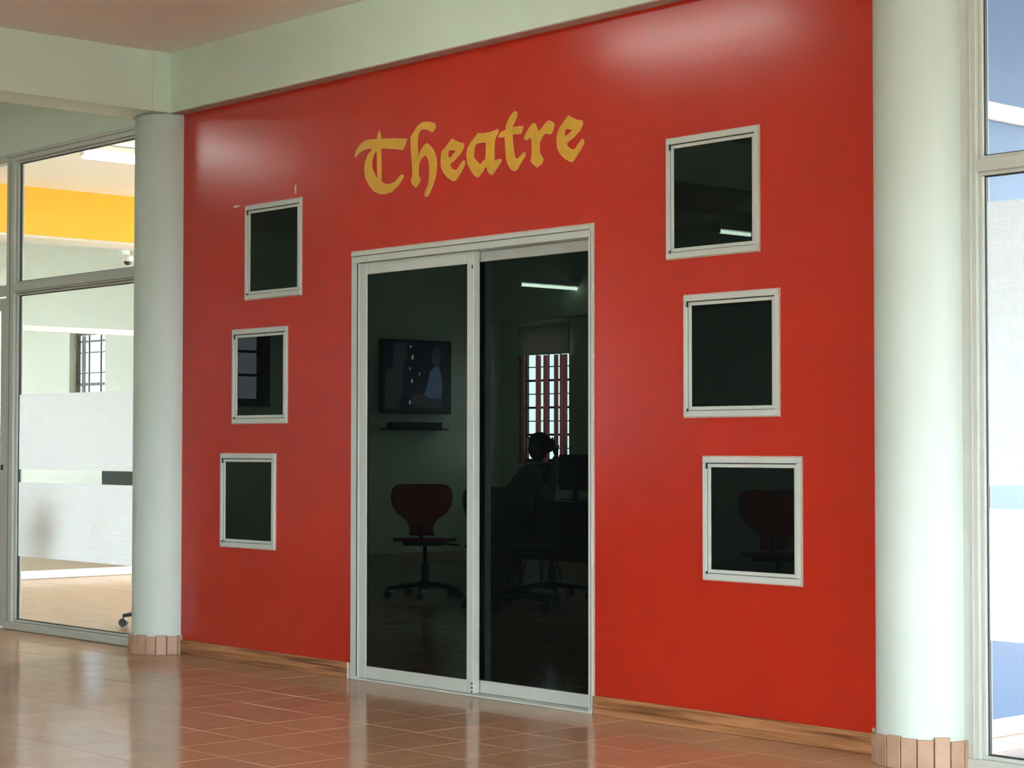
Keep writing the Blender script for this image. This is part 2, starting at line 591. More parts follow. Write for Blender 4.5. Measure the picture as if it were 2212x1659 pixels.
# floors beyond the screens continue the same tiling
for i in range(int((-22.2 - TX) / TS) - 1, i1):
    for j in range(0, 23):
        cx, cy = TX + TS * (i + .5), 0.016 + TS * (j + .5) + (0 if j >= 0 else 0)
        rest.append((cx, cy))
rb = bmesh.new()
for c in rest:
    vs = [rb.verts.new((c[0] + sx * (TS / 2 - g), c[1] + sy * (TS / 2 - g), 0)) for sx, sy in ((-1, -1), (1, -1), (1, 1), (-1, 1))]
    rb.faces.new(vs)
    lo = [rb.verts.new((v.co.x, v.co.y, -.005)) for v in vs]
    for k in range(4):
        rb.faces.new((vs[k], lo[k], lo[(k + 1) % 4], vs[(k + 1) % 4]))
tag(obj('far_tiles', rb, M_TILE, fl), kind='stuff')

# ------------------------------------------------------------------ small windows in the red wall
WLAB = ['top left square dark window, nearest the left column and the lettering', 'middle of the three square windows left of the door',
        'lowest of the three square windows left of the door', 'top right square dark window with a bright lamp reflection',
        'middle of the three square windows right of the door', 'lowest of the three square windows right of the door']


def ring(bm, x0, x1, z0, z1, wl, wr, wb, wt, y0, y1, bev=.002):
    bx(bm, x0, x1, y0, y1, z1 - wt, z1, bev)
    bx(bm, x0, x1, y0, y1, z0, z0 + wb, bev)
    bx(bm, x0, x0 + wl, y0, y1, z0 + wb, z1 - wt, bev)
    bx(bm, x1 - wr, x1, y0, y1, z0 + wb, z1 - wt, bev)
    return bm


for k, (x0, x1, z0, z1) in enumerate(WIN):
    r = empty('window_%d' % (k + 1), (x0, 0, z0))
    tag(r, WLAB[k], 'window', 'small square windows in the red wall', 'structure')
    w, h = x1 - x0, z1 - z0
    cb = bmesh.new()
    ring(cb, -.004, w + .004, -.004, h + .004, .006, .006, .006, .006, -.003, .004, 0)
    obj('sealant', cb, M_SEAL, r)
    fb = bmesh.new()
    ring(fb, 0, w, 0, h, .022, .022, .026, .026, -.012, .06)
    obj('outer_frame', fb, M_ALU, r)
    gb = bmesh.new()
    ring(gb, .022, w - .022, .026, h - .026, .003, .003, .003, .004, -.004, .05, 0)
    obj('gasket', gb, M_GASKET, r)
    sb = bmesh.new()
    ring(sb, .0235, w - .0235, .028, h - .030, .017, .015, .016, .015, -.006, .055)
    obj('sash_frame', sb, M_ALU, r)
    # small corner notch
    nb = bmesh.new()
    bx(nb, .021, .0255, -.0135, -.004, h - .052, h - .026)
    bx(nb, .021, .0255, -.0135, -.004, .022, .036)
    obj('corner_clip', nb, M_GASKET, r)
    box('pane', .036, w - .036, .0, .006, .038, h - .040, M_TINT, r)

# ------------------------------------------------------------------ sliding door
dr = empty('door_1', (0, 0, 0))
tag(dr, 'double sliding door of dark glass in pale aluminium frame', 'door', kind='structure')
dx0, dx1, dz1 = DOOR[0], DOOR[1], DOOR[3]
bm = bmesh.new()
ring(bm, dx0 - .006, dx1 + .006, -.03, dz1 + .006, .009, .009, .01, .009, -.003, .004, 0)
obj('sealant', bm, M_SEAL, dr)
box('head', dx0, dx1, -.014, .10, dz1 - .058, dz1, M_ALU, dr, .002)
box('head_lip', dx0 + .004, dx1 - .004, -.020, -.013, dz1 - .022, dz1 - .002, M_ALU, dr, .001)
box('jamb', dx0, dx0 + .052, -.014, .10, 0.0, dz1 - .058, M_ALU, dr, .002)
box('jamb', dx1 - .024, dx1, -.014, .10, 0.0, dz1 - .058, M_ALU, dr, .002)
box('sill_track', dx0, dx1, -.016, .10, 0.0, 0.010, M_ALU, dr, .002)


def leaf(x0, x1, y0, y1, z0, z1, wl, wr, wb, wt, dots=False):
    lf = empty('sliding_leaf', (0, 0, 0))
    lf.parent = dr
    # joint lines: the stile ends sit on the rails
    box('stile', x0, x0 + wl, y0, y1, z0, z1, M_ALU, lf, .002)
    box('stile', x1 - wr, x1, y0, y1, z0, z1, M_ALU, lf, .002)
    box('rail', x0 + wl + .001, x1 - wr - .001, y0 + .001, y1 - .001, z0, z0 + wb, M_ALU, lf, .002)
    box('rail', x0 + wl + .001, x1 - wr - .001, y0 + .001, y1 - .001, z1 - wt, z1, M_ALU, lf, .002)
    gb = bmesh.new()
    ring(gb, x0 + wl, x1 - wr, z0 + wb, z1 - wt, .003, .003, .003, .003, y0 + .005, y1 - .010, 0)
    obj('gasket', gb, M_GASKET, lf)
    box('pane', x0 + wl, x1 - wr, y0 + .009, y0 + .015, z0 + wb, z1 - wt, M_TINT, lf)
    return lf


l1 = leaf(-8.008, -7.115, .004, .044, .012, dz1 - .060, .054, .050, .062, .060)
l2 = leaf(-7.185, -6.308, .052, .092, .012, dz1 - .060, .050, .044, .060, .050)
sb = bmesh.new()
for z in (.020, .040, .060):
    lathe(sb, [(.0045, 0), (.0045, .004), (.002, .005)], 10)
    for v in sb.verts:
        if v.co.y > -.2 and abs(v.co.x) < .05 and v.co.z < .006:
            v.co = Vector((-7.122 + v.co.x, .0035 - v.co.z, z + v.co.y + .0))
obj('screw', sb, M_GASKET, l1)
box('latch_hole', -7.128, -7.121, .0015, .005, 2.06, 2.078, M_GASKET, l1)
# dark strips standing for the shade in grooves of head and jamb
box('shadow_groove', dx0 + .012, dx1 - .012, -.0146, -.0135, dz1 - .026, dz1 - .0235, M_GASKET, dr)
box('shadow_groove', dx0 + .050, dx0 + .0525, -.0146, -.010, 0.02, dz1 - .06, M_GASKET, dr)
box('shadow_groove', dx1 - .0065, dx1 - .004, -.0146, -.0135, 0.02, dz1 - .03, M_GASKET, dr)

# ------------------------------------------------------------------ lettering
GL = {
 'T': [[(105,470),(118,425),(150,372),(190,340),(240,326),(298,322),(302,285),(315,252),(325,290),(326,322),(440,318),(548,320),(535,362),(515,405),(455,397),(390,392),(328,393),(330,550),(330,685),(355,703),(395,710),(440,695),(470,665),(495,632),(512,624),(522,637),(505,668),(470,718),(420,765),(370,781),(320,780),(275,762),(235,716),(200,650),(190,580),(195,520),(220,455),(262,398),(235,393),(190,402),(150,425),(118,460)],
       [(288,412),(297,430),(300,560),(299,668),(270,612),(250,560),(250,508),(266,445)]],
 'h': [[(585,300),(610,265),(640,215),(675,185),(710,176),(755,180),(785,190),(793,210),(783,235),(765,257),(735,235),(695,225),(660,243),(645,280),(640,330),(645,470),(675,410),(700,375),(720,360),(745,375),(775,415),(795,465),(802,530),(797,610),(780,680),(755,745),(735,790),(720,805),(705,800),(708,775),(725,735),(738,690),(745,620),(745,540),(735,490),(715,452),(700,452),(665,490),(650,530),(645,630),(663,660),(650,695),(625,727),(600,700),(588,675),(600,630),(598,540),(592,440),(587,370)]],
 'e': [[(935,320),(970,340),(1000,355),(1038,358),(1030,400),(1005,440),(960,490),(920,525),(918,550),(935,580),(960,592),(985,575),(1010,535),(1030,507),(1045,510),(1043,535),(1015,590),(985,640),(960,670),(940,668),(900,640),(865,600),(845,550),(843,480),(850,430),(880,395),(910,355)],
       [(925,402),(970,412),(965,430),(935,470),(905,488),(898,450),(902,415)]],
 'a': [[(1160,272),(1200,275),(1250,268),(1290,255),(1325,238),(1330,255),(1315,285),(1297,320),(1293,400),(1293,480),(1300,512),(1330,495),(1355,492),(1355,505),(1330,545),(1300,590),(1278,620),(1250,600),(1240,580),(1235,550),(1225,545),(1195,595),(1160,640),(1130,625),(1095,575),(1070,520),(1062,450),(1070,400),(1100,350),(1130,310)],
       [(1140,355),(1175,342),(1228,340),(1230,400),(1225,490),(1200,515),(1173,542),(1150,515),(1120,480),(1117,440),(1125,390)]],
 't': [[(1475,85),(1490,95),(1485,130),(1462,180),(1448,222),(1500,215),(1540,212),(1530,245),(1522,268),(1480,268),(1450,270),(1450,340),(1458,420),(1470,480),(1490,497),(1515,475),(1545,440),(1560,438),(1555,465),(1520,520),(1490,575),(1465,585),(1440,570),(1415,530),(1400,470),(1395,380),(1388,292),(1350,297),(1332,298),(1345,275),(1370,255),(1395,245),(1400,205),(1420,155),(1450,105)]],
 'r': [[(1632,185),(1645,195),(1658,230),(1675,262),(1695,240),(1725,200),(1755,165),(1785,175),(1806,190),(1800,225),(1785,260),(1770,272),(1740,262),(1728,262),(1700,300),(1680,340),(1678,430),(1690,460),(1710,485),(1705,515),(1665,555),(1635,530),(1610,505),(1618,470),(1622,430),(1618,340),(1612,298),(1590,312),(1565,322),(1553,308),(1570,270),(1605,215)]],
 'E': [[(1930,122),(1965,145),(2005,162),(2045,165),(2048,190),(2025,240),(1985,285),(1940,325),(1912,352),(1915,375),(1940,405),(1965,415),(1990,405),(2020,360),(2045,322),(2058,325),(2058,350),(2030,405),(1995,460),(1970,500),(1950,508),(1900,480),(1865,445),(1840,400),(1832,340),(1838,270),(1860,220),(1895,170)],
       [(1910,222),(1945,228),(1968,232),(1945,270),(1897,303),(1893,270),(1897,240)]],
}


def to_wall(cx, cy):
    """photo measurement -> metres on the wall plane (x, z)"""
    u, v = 740 + cx / 3.95, 220 + cy / 3.95
    d = CF + CR * ((u - 1106) / FPX) - CU * ((v - 829.5) / FPX)
    q = CAM + d * (-CAM.y / d.y)
    return q.x, q.z


def poly_offset(ps, off):
    n_ = len(ps)
    A = sum(ps[i][0] * ps[(i + 1) % n_][1] - ps[(i + 1) % n_][0] * ps[i][1] for i in range(n_))
    s = 1 if A > 0 else -1
    out = []
    for i in range(n_):
        a, b, c = Vector(ps[i - 1]), Vector(ps[i]), Vector(ps[(i + 1) % n_])
        e1, e2 = (b - a).normalized(), (c - b).normalized()
        n1, n2 = Vector((e1.y, -e1.x)) * s, Vector((e2.y, -e2.x)) * s
        nn = (n1 + n2)
        nn = nn.normalized() if nn.length > .3 else n1
        out.append(tuple(b + nn * off))
    return out


def flat_shape(name, loops, y_front, thick, material, parent):
    """extruded planar shape from outer loop + holes, standing on the plane y"""
    cu = bpy.data.curves.new(name, 'CURVE')
    cu.dimensions = '2D'
    cu.fill_mode = 'BOTH'
    cu.extrude = thick / 2
    for lp in loops:
        sp_ = cu.splines.new('POLY')
        sp_.points.add(len(lp) - 1)
        for i_, q in enumerate(lp):
            sp_.points[i_].co = (q[0], q[1], 0, 1)
        sp_.use_cyclic_u = True
    tmp = bpy.data.objects.new(name, cu)
    COL.objects.link(tmp)
    dg = bpy.context.evaluated_depsgraph_get()
    me = bpy.data.meshes.new_from_object(tmp.evaluated_get(dg))
    bpy.data.objects.remove(tmp)
    bpy.data.curves.remove(cu)
    for v in me.vertices:
        x, y, z = v.co
        v.co = (x, y_front + thick / 2 - z, y)
    me.name = name
    me.materials.clear()
    me.materials.append(material)
    o = link_mesh(name, me, parent)
    return o


lt = empty('wall_lettering', (0, 0, 0))
tag(lt, 'mustard yellow blackletter word Theatre painted across the red wall', 'lettering')
for ch, loops in GL.items():
    w_loops = [[to_wall(*q) for q in lp] for lp in loops]
    lo = flat_shape('letter', w_loops, -.0030, .0020, M_GOLD, lt)
    edge = [poly_offset(w_loops[0], .0042)] + [poly_offset(l_, -.0042) for l_ in w_loops[1:]]
    flat_shape('letter_edge', edge, -.0016, .0014, M_GOLDEDGE, lo)

# scuffs of bare plaster on the paint
for (x, z, w, h) in ((-8.575, 2.587, .008, .045), (-9.133, 2.543, .045, .008)):
    bm = bmesh.new()
    n_ = 12
    top = [bm.verts.new((x + w * math.cos(2 * PI * k / n_) * random.uniform(.5, 1), -.0012, z + h * math.sin(2 * PI * k / n_) * random.uniform(.45, 1))) for k in range(n_)]
    bot = [bm.verts.new((v.co.x, .001, v.co.z)) for v in top]
    bm.faces.new(top)
    for k in range(n_):
        bm.faces.new((top[k], bot[k], bot[(k + 1) % n_], top[(k + 1) % n_]))
    obj('paint_chip', bm, M_MORTAR, bpy.data.objects['wall_front'])

# ------------------------------------------------------------------ glazed screens either side
def pane(parent, x0, x1, z0, z1, y=.03, name='pane'):
    return box(name, x0, x1, y - .003, y + .003, z0, z1, M_CLEAR, parent)


def bead(parent, x0, x1, z0, z1, y0=.008, y1=.05):
    gb = bmesh.new()
    ring(gb, x0 - .002, x1 + .002, z0 - .002, z1 + .002, .005, .005, .005, .005, .021, .036, 0)
    obj('gasket', gb, M_GASKET, parent)
    fb = bmesh.new()
    ring(fb, x0 - .018, x1 + .018, z0 - .016, z1 + .016, .016, .016, .014, .014, y0, y1)
    obj('glazing_bead', fb, M_ALU, parent)


gl = empty('glass_screen', (-11, 0, 0))
tag(gl, 'aluminium framed glass screen with frosted bands left of the left column', 'glass screen')
gl.location = (0, 0, 0)
box('transom', -11.70, -9.96, -.012, .06, 2.204, 2.262, M_ALU, gl, .002)
box('head_frame', -11.80, -9.96, -.012, .06, 3.075, 3.128, M_ALU, gl, .002)
box('bottom_rail', -11.80, -9.96, -.020, .06, .002, .050, M_ALU, gl, .003)
box('mullion', -11.80, -11.70, -.014, .06, .05, 3.075, M_ALU, gl, .002)
box('groove', -11.756, -11.751, -.0148, -.012, .05, 3.07, M_GASKET, gl)
box('groove', -11.70, -9.99, -.0128, -.010, 2.2115, 2.2145, M_GASKET, gl)
box('groove', -11.80, -9.99, -.0128, -.010, 3.103, 3.106, M_GASKET, gl)
bead(gl, -11.682, -9.97, .068, 2.186)
bead(gl, -11.682, -9.97, 2.280, 3.058)
pane(gl, -11.682, -9.97, .068, 2.186)
pane(gl, -11.682, -9.97, 2.280, 3.058)
for z0, z1 in ((.478, .962), (1.046, 1.535)):
    box('frosted_film', -11.680, -9.97, .0250, .0262, z0, z1, M_FILM, gl)

gd = empty('glass_door', (0, 0, 0))
tag(gd, 'glazed aluminium door at the left edge beside the glass screen', 'door')
box('transom', -13.2, -11.802, -.012, .06, 2.195, 2.262, M_ALU, gd, .002)
box('head_frame', -13.2, -11.802, -.012, .06, 3.075, 3.128, M_ALU, gd, .002)
box('jamb', -13.2, -13.14, -.012, .06, 0, 2.195, M_ALU, gd, .002)
lf = box('stile', -11.895, -11.815, .0, .045, .01, 2.18, M_ALU, gd, .003)
box('lock', -11.872, -11.850, -.004, .002, 1.04, 1.075, M_GASKET, lf)
box('stile', -13.13, -13.05, .0, .045, .01, 2.18, M_ALU, gd, .003)
box('rail', -13.05, -11.895, .0, .045, .01, .11, M_ALU, gd, .003)
box('rail', -13.05, -11.895, .0, .045, 2.10, 2.18, M_ALU, gd, .003)
pane(gd, -13.05, -11.895, .11, 2.10, .022)
pane(gd, -13.2, -11.802, 2.262, 3.075, .022)
struct('wall_left_infill', bx(bmesh.new(), XL, -13.202, 0, .15, -.0, 3.13), M_GREEN)

gr = empty('glass_screen', (0, 0, 0))
tag(gr, 'aluminium framed glass screen with frosted bands right of the right column', 'glass screen')
box('mullion', -4.320, -4.235, -.012, .06, .04, 3.075, M_ALU, gr, .002)
box('mullion_lip', -4.262, -4.256, -.017, -.011, .04, 3.07, M_ALU, gr, .001)
box('transom', -4.235, -2.5, -.012, .06, 2.228, 2.274, M_ALU, gr, .002)
box('head_frame', -4.320, -2.5, -.012, .06, 3.075, 3.128, M_ALU, gr, .002)
box('bottom_rail', -4.320, -2.5, -.016, .06, .002, .040, M_ALU, gr, .003)
box('mullion', -2.5, -2.42, -.012, .06, .0, 3.128, M_ALU, gr, .002)
box('mullion', -4.02 + 4.9, -4.02 + 4.98, -.012, .06, .0, 3.128, M_ALU, gr, .002)
box('transom', -2.42, XR, -.012, .06, 2.228, 2.274, M_ALU, gr, .002)
box('head_frame', -2.42, XR, -.012, .06, 3.075, 3.128, M_ALU, gr, .002)
box('bottom_rail', -2.42, XR, -.016, .06, .002, .040, M_ALU, gr, .003)
bead(gr, -4.217, -2.518, .056, 2.212)
bead(gr, -4.217, -2.518, 2.290, 3.058)
pane(gr, -4.217, -2.518, .056, 2.212)
pane(gr, -4.217, -2.518, 2.290, 3.058)
for z0, z1 in ((.480, .970), (1.055, 2.114)):
    box('frosted_film', -4.212, -2.518, .0250, .0262, z0, z1, M_FILM, gr)

# ------------------------------------------------------------------ right room (bright, blue wall)
struct('wall_blue_room', bx(bmesh.new(), -4.83, -4.68, 0.2, 7.0, -.2, ZC), M_BLUE)
struct('baseboard_blue_room', bx(bmesh.new(), -4.68, -4.665, 0.2, 7.0, 0.0, .075, .003), M_WHITE)
struct('trim_4', bx(bmesh.new(), -4.68, -4.655, 0.2, 7.0, 2.56, 2.635, .003), M_WHITE)
BW = [(-3.8, 2.6, .4, 3.0)]
struct('wall_blue_room_back', holed(bmesh.new(), -4.83, XR + .2, -.2, ZC, BW, 7.0, 7.2, XZ), M_BLUE)

# ------------------------------------------------------------------ left room (cream, yellow beam, far glazed partition)
struct('wall_left_room_right', bx(bmesh.new(), -9.95, -9.80, 0.2, 4.4, -.2, ZC), M_CREAM)
YW = [(-18.80, -18.06, 0.95, 2.42), (-11.9, -10.05, .2, 3.2), (-15.6, -14.5, .3, 3.0)]  # last two openings are unseen, added to let in more daylight
struct('wall_left_room_back', holed(bmesh.new(), -22.2, -9.80, -.2, ZC, YW, 4.4, 4.6, XZ), M_PALE)
struct('wall_left_room_left', holed(bmesh.new(), 0.15, 4.4, -.2, ZC, [(.3, 1.8, .3, 3.1)], -22.2, -22.0, YZ), M_PALE)  # unseen opening added to brighten the space beyond the partition
struct('wall_left_room_front', bx(bmesh.new(), -22.2, XL, 0.0, .15, -.2, ZC), M_PALE)
struct('trim_5', bx(bmesh.new(), -15.95, -15.55, 0.15, 4.4, 3.055, ZC), M_YEL)['label'] = 'yellow painted beam in the left room'
box('soffit_strip', -15.949, -15.545, 0.16, 4.4, 3.035, 3.056, M_CREAM, bpy.data.objects['trim_5'])
gp = empty('glass_partition', (0, 0, 0))
tag(gp, 'cream framed glass partition at the far side of the left room', 'partition')
box('bottom_rail', -16.03, -15.97, 0.15, 4.4, .002, .072, M_WHITE, gp, .003)
box('transom', -16.03, -15.97, 0.15, 4.4, 2.235, 2.285, M_CREAM, gp, .003)
for y in (0.18, 1.75, 4.36):
    box('mullion', -16.03, -15.97, y - .03, y + .03, .072, 3.03, M_CREAM, gp, .003)
box('pane', -16.003, -15.997, 0.21, 4.33, .072, 2.235, M_CLEAR, gp)
box('pane', -16.003, -15.997, 0.21, 4.33, 2.285, 3.03, M_CLEAR, gp)


def grille_window(name, label, x0, x1, z0, z1, yin, yout, nv, zs, material=M_BAR, n=0):
    """window opening in a wall along x: frame, horizontal glazing bars and burglar bars"""
    r = empty(name, (0, 0, 0))
    tag(r, label, 'window', kind='structure')
    ym = (yin + yout) / 2
    bm_ = bmesh.new()
    ring(bm_, x0, x1, z0, z1, .035, .035, .035, .035, ym - .02, ym + .02)
    obj('frame', bm_, material, r)
    for k in range(1, nv + 1):
        xx = x0 + (x1 - x0) * k / (nv + 1)
        obj('upright_bar', tube(bmesh.new(), [(xx, ym, z0), (xx, ym, z1)], .009, 8), material, r)
    for z, w in zs:
        box('cross_bar', x0, x1, ym - .008, ym + .008, z - w / 2, z + w / 2, material, r, .002)
    return r


n_w = 7
grille_window('window_7', 'bright barred window in the room beyond the left glass screen', -18.80, -18.06, .95, 2.42, 4.4, 4.6, 2,
              [(1.15, .012), (1.32, .03), (1.52, .012), (1.70, .012), (1.86, .03), (1.98, .012), (2.2, .012), (2.32, .02)])
box('pane', -18.765, -18.095, 4.53, 4.536, .985, 2.385, glass_mat('dimming_pane', (0.24, 0.245, 0.25), 1.4), bpy.data.objects['window_7'])  # grey pane added to dim the daylight through this window
portal('window_portal', (-15.05, 4.62, 1.65), (0, -1, 0), 1.1, 2.7)
portal('window_portal', (-10.975, 4.62, 1.7), (0, -1, 0), 1.85, 3.0)


def fluorescent(label, loc, length, along='y', drop=0.0, group='fluorescent lamps', tubes=(-.032, .032), hw=.06, tube_mat=None):
    r = empty('ceiling_lamp', loc)
    tag(r, label, 'lamp', group)
    L = length / 2

    def B(nm, a0, a1, b0, b1, c0, c1, mm, bev=0):
        if along == 'y':
            return box(nm, b0, b1, a0, a1, c0, c1, mm, r, bev)
        return box(nm, a0, a1, b0, b1, c0, c1, mm, r, bev)
    B('body', -L, L, -hw, hw, .035, .085, M_WHITE, .006)
    B('end_cap', -L, -L + .03, -.03, .03, -.005, .035, M_WHITE, .003)
    B('end_cap', L - .03, L, -.03, .03, -.005, .035, M_WHITE, .003)
    bm_ = bmesh.new()
    for s in tubes:
        a, b = ((s, -L + .03, .012), (s, L - .03, .012)) if along == 'y' else ((-L + .03, s, .012), (L - .03, s, .012))
        tb_ = bmesh.new()
        tube(tb_, [a, b], .0165, 12)
        obj('tube', tb_, tube_mat or M_TUBE, r, smooth=True)
    bm_.free()
    if drop > 0:
        for s in (-L * .6, L * .6):
            p0 = (0, s, .085) if along == 'y' else (s, 0, .085)
            p1 = (0, s, .085 + drop) if along == 'y' else (s, 0, .085 + drop)
            obj('hanger_rod', tube(bmesh.new(), [p0, p1], .006, 8), M_WHITE, r)
    return r


ll = fluorescent('white fluorescent lamp on the ceiling of the room behind the left glass', (-13.05, 1.9, ZC - .087), 1.3, 'y')
box('diffuser', -.055, .055, -.62, .62, -.02, .034, M_DIFFUSER, ll, .004)
l3 = fluorescent('added unseen fluorescent lamp brightening the left room', (-11.0, 2.4, ZC - .087), 1.3, 'y')  # unseen second lamp, added to brighten the left room
box('diffuser', -.055, .055, -.62, .62, -.02, .034, M_DIFFUSER, l3, .004)
fluorescent('white fluorescent lamp beyond the glass partition in the left room', (-18.6, 2.6, ZC - .087), 1.3, 'y', tube_mat=M_DIFFUSER)
fluorescent('hanging fluorescent lamp near the curtained window reflected in the door', (-15.62, -8.5, 2.94), 1.16, 'y', ZC - 2.94 - .085, tubes=(0,), hw=.035)
fluorescent('hanging fluorescent lamp reflected in the top right dark window', (-12.72, -8.27, 3.28), .52, 'y', ZC - 3.28 - .085, tubes=(0,), hw=.04)
fluorescent('ceiling fluorescent lamp of the bay left of the column', (-12.4, -1.9, ZC - .087), 1.3, 'y')
fluorescent('ceiling fluorescent lamp in front of the red wall', (-7.0, -1.5, ZC - .087), 1.3, 'x')

# security camera on the partition beam
sc = empty('security_camera', (-15.93, 3.36, 2.95))
tag(sc, 'small white security camera under the yellow beam in the left room', 'camera')
box('mount', -.04, .0, -.05, .05, -.01, .085, M_WHITE, sc, .006)
obj('housing', lathe(bmesh.new(), [(.05, 0), (.055, .02), (.05, .05), (.035, .06)], 20, (.04, 0, -.03)), M_WHITE, sc, smooth=True)
obj('dome', lathe(bmesh.new(), [(.012, -.035), (.03, -.025), (.038, -.005), (.038, .002)], 20, (.04, 0, -.03)), M_BLACK, sc, smooth=True)


# ------------------------------------------------------------------ office chairs
def shell_mesh(bm, prof, thick, c0):
    """prof rows: (z, half width, y, curve)"""
    n_ = 13
    grids = []
    for off in (0, thick):
        g_ = []
        for z, hw, y, cv in prof:
            row = []
            for k in range(n_):
                t_ = -1 + 2 * k / (n_ - 1)
                row.append(bm.verts.new((hw * t_, y + cv * t_ * t_ + off, z)))
            g_.append(row)
        grids.append(g_)
    for gi, g_ in enumerate(grids):
        for a in range(len(g_) - 1):
            for k in range(n_ - 1):
                q = (g_[a][k], g_[a][k + 1], g_[a + 1][k + 1], g_[a + 1][k])
                bm.faces.new(q if gi == 0 else q[::-1])
    A, B_ = grids
    m_ = len(A)
    for k in range(n_ - 1):
        bm.faces.new((A[0][k], B_[0][k], B_[0][k + 1], A[0][k + 1]))
        bm.faces.new((A[-1][k], A[-1][k + 1], B_[-1][k + 1], B_[-1][k]))
    for a in range(m_ - 1):
        bm.faces.new((A[a][0], A[a + 1][0], B_[a + 1][0], B_[a][0]))
        bm.faces.new((A[a][-1], B_[a][-1], B_[a + 1][-1], A[a + 1][-1]))
    bmesh.ops.recalc_face_normals(bm, faces=bm.faces[:])
    return bm


def office_chair(label, loc, rz, shell, group='swivel chairs in the hall'):
    """swivel chair facing local -y"""
    r = empty('office_chair', loc, rz)
    tag(r, label, 'chair', group)
    prof = [(.50, .10, .20, -.01), (.56, .09, .225, -.01), (.62, .12, .235, -.02), (.68, .20, .24, -.035), (.74, .235, .245, -.045), (.80, .245, .25, -.05), (.86, .235, .255, -.05), (.895, .20, .26, -.045), (.905, .15, .262, -.03)]
    bk = obj('backrest', shell_mesh(bmesh.new(), prof, .014, 0), shell, r, smooth=True)
    obj('grip_slot', bx(bmesh.new(), -.06, .06, .248, .279, .865, .885, .004), M_DARKG, bk)
    bm_ = bmesh.new()
    bx(bm_, -.23, .23, -.24, .22, .445, .475, .012)
    for v in bm_.verts:
        if v.co.y < -.15: v.co.z -= .018
        v.co.z += .10 * max(0, abs(v.co.x) - .17)
    obj('seat', bm_, shell, r, smooth=True)
    bm_ = bmesh.new()
    bx(bm_, -.16, .16, -.10, .13, .415, .446, .006)
    tube(bm_, [(.14, 0, .425), (.27, -.02, .415)], .008, 8)
    obj('tilt_mechanism', bm_, M_BLACK, r)
    obj('back_stem', tube(bmesh.new(), [(0, .12, .43), (0, .20, .44), (0, .232, .50), (0, .245, .60)], .018, 8), M_BLACK, r, smooth=True)
    obj('gas_column', lathe(bmesh.new(), [(.030, .08), (.030, .26), (.017, .265), (.017, .42)], 16), M_BLACK, r, smooth=True)
    obj('hub', lathe(bmesh.new(), [(.045, .07), (.05, .09), (.04, .125), (.03, .13)], 16), M_BLACK, r, smooth=True)
    for k in range(5):
        a = 2 * PI * k / 5 + .35
        ca, sa = math.cos(a), math.sin(a)
        lg = obj('base_leg', tube(bmesh.new(), [(ca * .03, sa * .03, .105), (ca * .16, sa * .16, .095), (ca * .30, sa * .30, .075)], [.022, .018, .013], 8), M_BLACK, r, smooth=True)
        cb_ = bmesh.new()
        for s in (-.014, .014):
            lathe(cb_, [(.012, -.009), (.028, -.009), (.028, .009), (.012, .009)], 14)
            mm = Matrix.Translation((ca * .30, sa * .30, .0285)) @ Matrix.Rotation(a, 4, 'Z') @ Matrix.Translation((0, s, 0)) @ Matrix.Rotation(PI / 2, 4, 'X')
            bmesh.ops.transform(cb_, matrix=mm, verts=cb_.verts[-14 * 4:])
        tube(cb_, [(ca * .30, sa * .30, .03), (ca * .30, sa * .30, .08)], .007, 8)
        obj('castor', cb_, M_BLACK, lg)
    return r


office_chair('red shell swivel chair reflected in the left door leaf below the television', (-12.0, -3.72, 0), -.75, M_REDPL)
office_chair('dark shell swivel chair reflected in the right door leaf', (-10.75, -3.45, 0), -.4, M_DARKG)
office_chair('dark shell swivel chair pushed up to the reflected desk', (-11.3, -4.35, 0), .3, M_BLACK)
office_chair('red shell swivel chair reflected in the lowest right dark window', (-8.75, -4.2, 0), -.6, M_REDPL)
office_chair('dark swivel chair behind the left column in the glazed room', (-11.17, 0.85, 0), 2.3, M_BLACK, None)

# ------------------------------------------------------------------ desks
def desk(label, x0, x1, y0, y1, h=.75, material=M_DESK):
    r = empty('office_desk', ((x0 + x1) / 2, (y0 + y1) / 2, 0))
    tag(r, label, 'desk')
    hx, hy = (x1 - x0) / 2, (y1 - y0) / 2
    box('desk_top', -hx, hx, -hy, hy, h - .03, h, material, r, .003)
    for s in (-1, 1):
        box('side_panel', s * (hx - .04) - .012, s * (hx - .04) + .012, -hy + .03, hy - .03, 0, h - .03, material, r, .002)
    box('modesty_panel', -hx + .06, hx - .06, hy - .10, hy - .08, .25, h - .03, material, r, .002)
    return r


desk('dark desk in front of the seated person reflected in the door', -12.75, -10.9, -5.35, -4.75)
ct = empty('office_table', (-13.2, 1.3, 0))
tag(ct, 'long white table behind the frosted bands of the left glass screen', 'table')
box('table_top', -1.6, 1.6, -.3, .3, .71, .74, M_WHITE, ct, .003)
for sx in (-1.55, 1.55):
    for sy in (-.25, .25):
        box('leg', sx - .02, sx + .02, sy - .02, sy + .02, 0, .71, M_WHITE, ct, .002)


def monitor(label, loc, rz, w=.5, h=.3):
    r = empty('computer_monitor', loc, rz)
    tag(r, label, 'monitor')
    box('foot', -.11, .11, -.08, .08, 0, .012, M_DARKG, r, .003)
    box('stand', -.025, .025, -.01, .02, .012, .12, M_DARKG, r, .003)
    hs = box('housing', -w / 2, w / 2, -.02, .015, .08, .08 + h, M_DARKG, r, .006)
    box('screen', -w / 2 + .012, w / 2 - .012, -.022, -.019, .095, .08 + h - .012, M_BLACK, hs)
    return r


monitor('dark monitor on the reflected desk beside the seated person', (-11.75, -5.05, .75), 0.2)
monitor('dark green monitor showing between the frosted bands of the left glass', (-12.30, 1.2, .74), PI + .3, .44, .32)

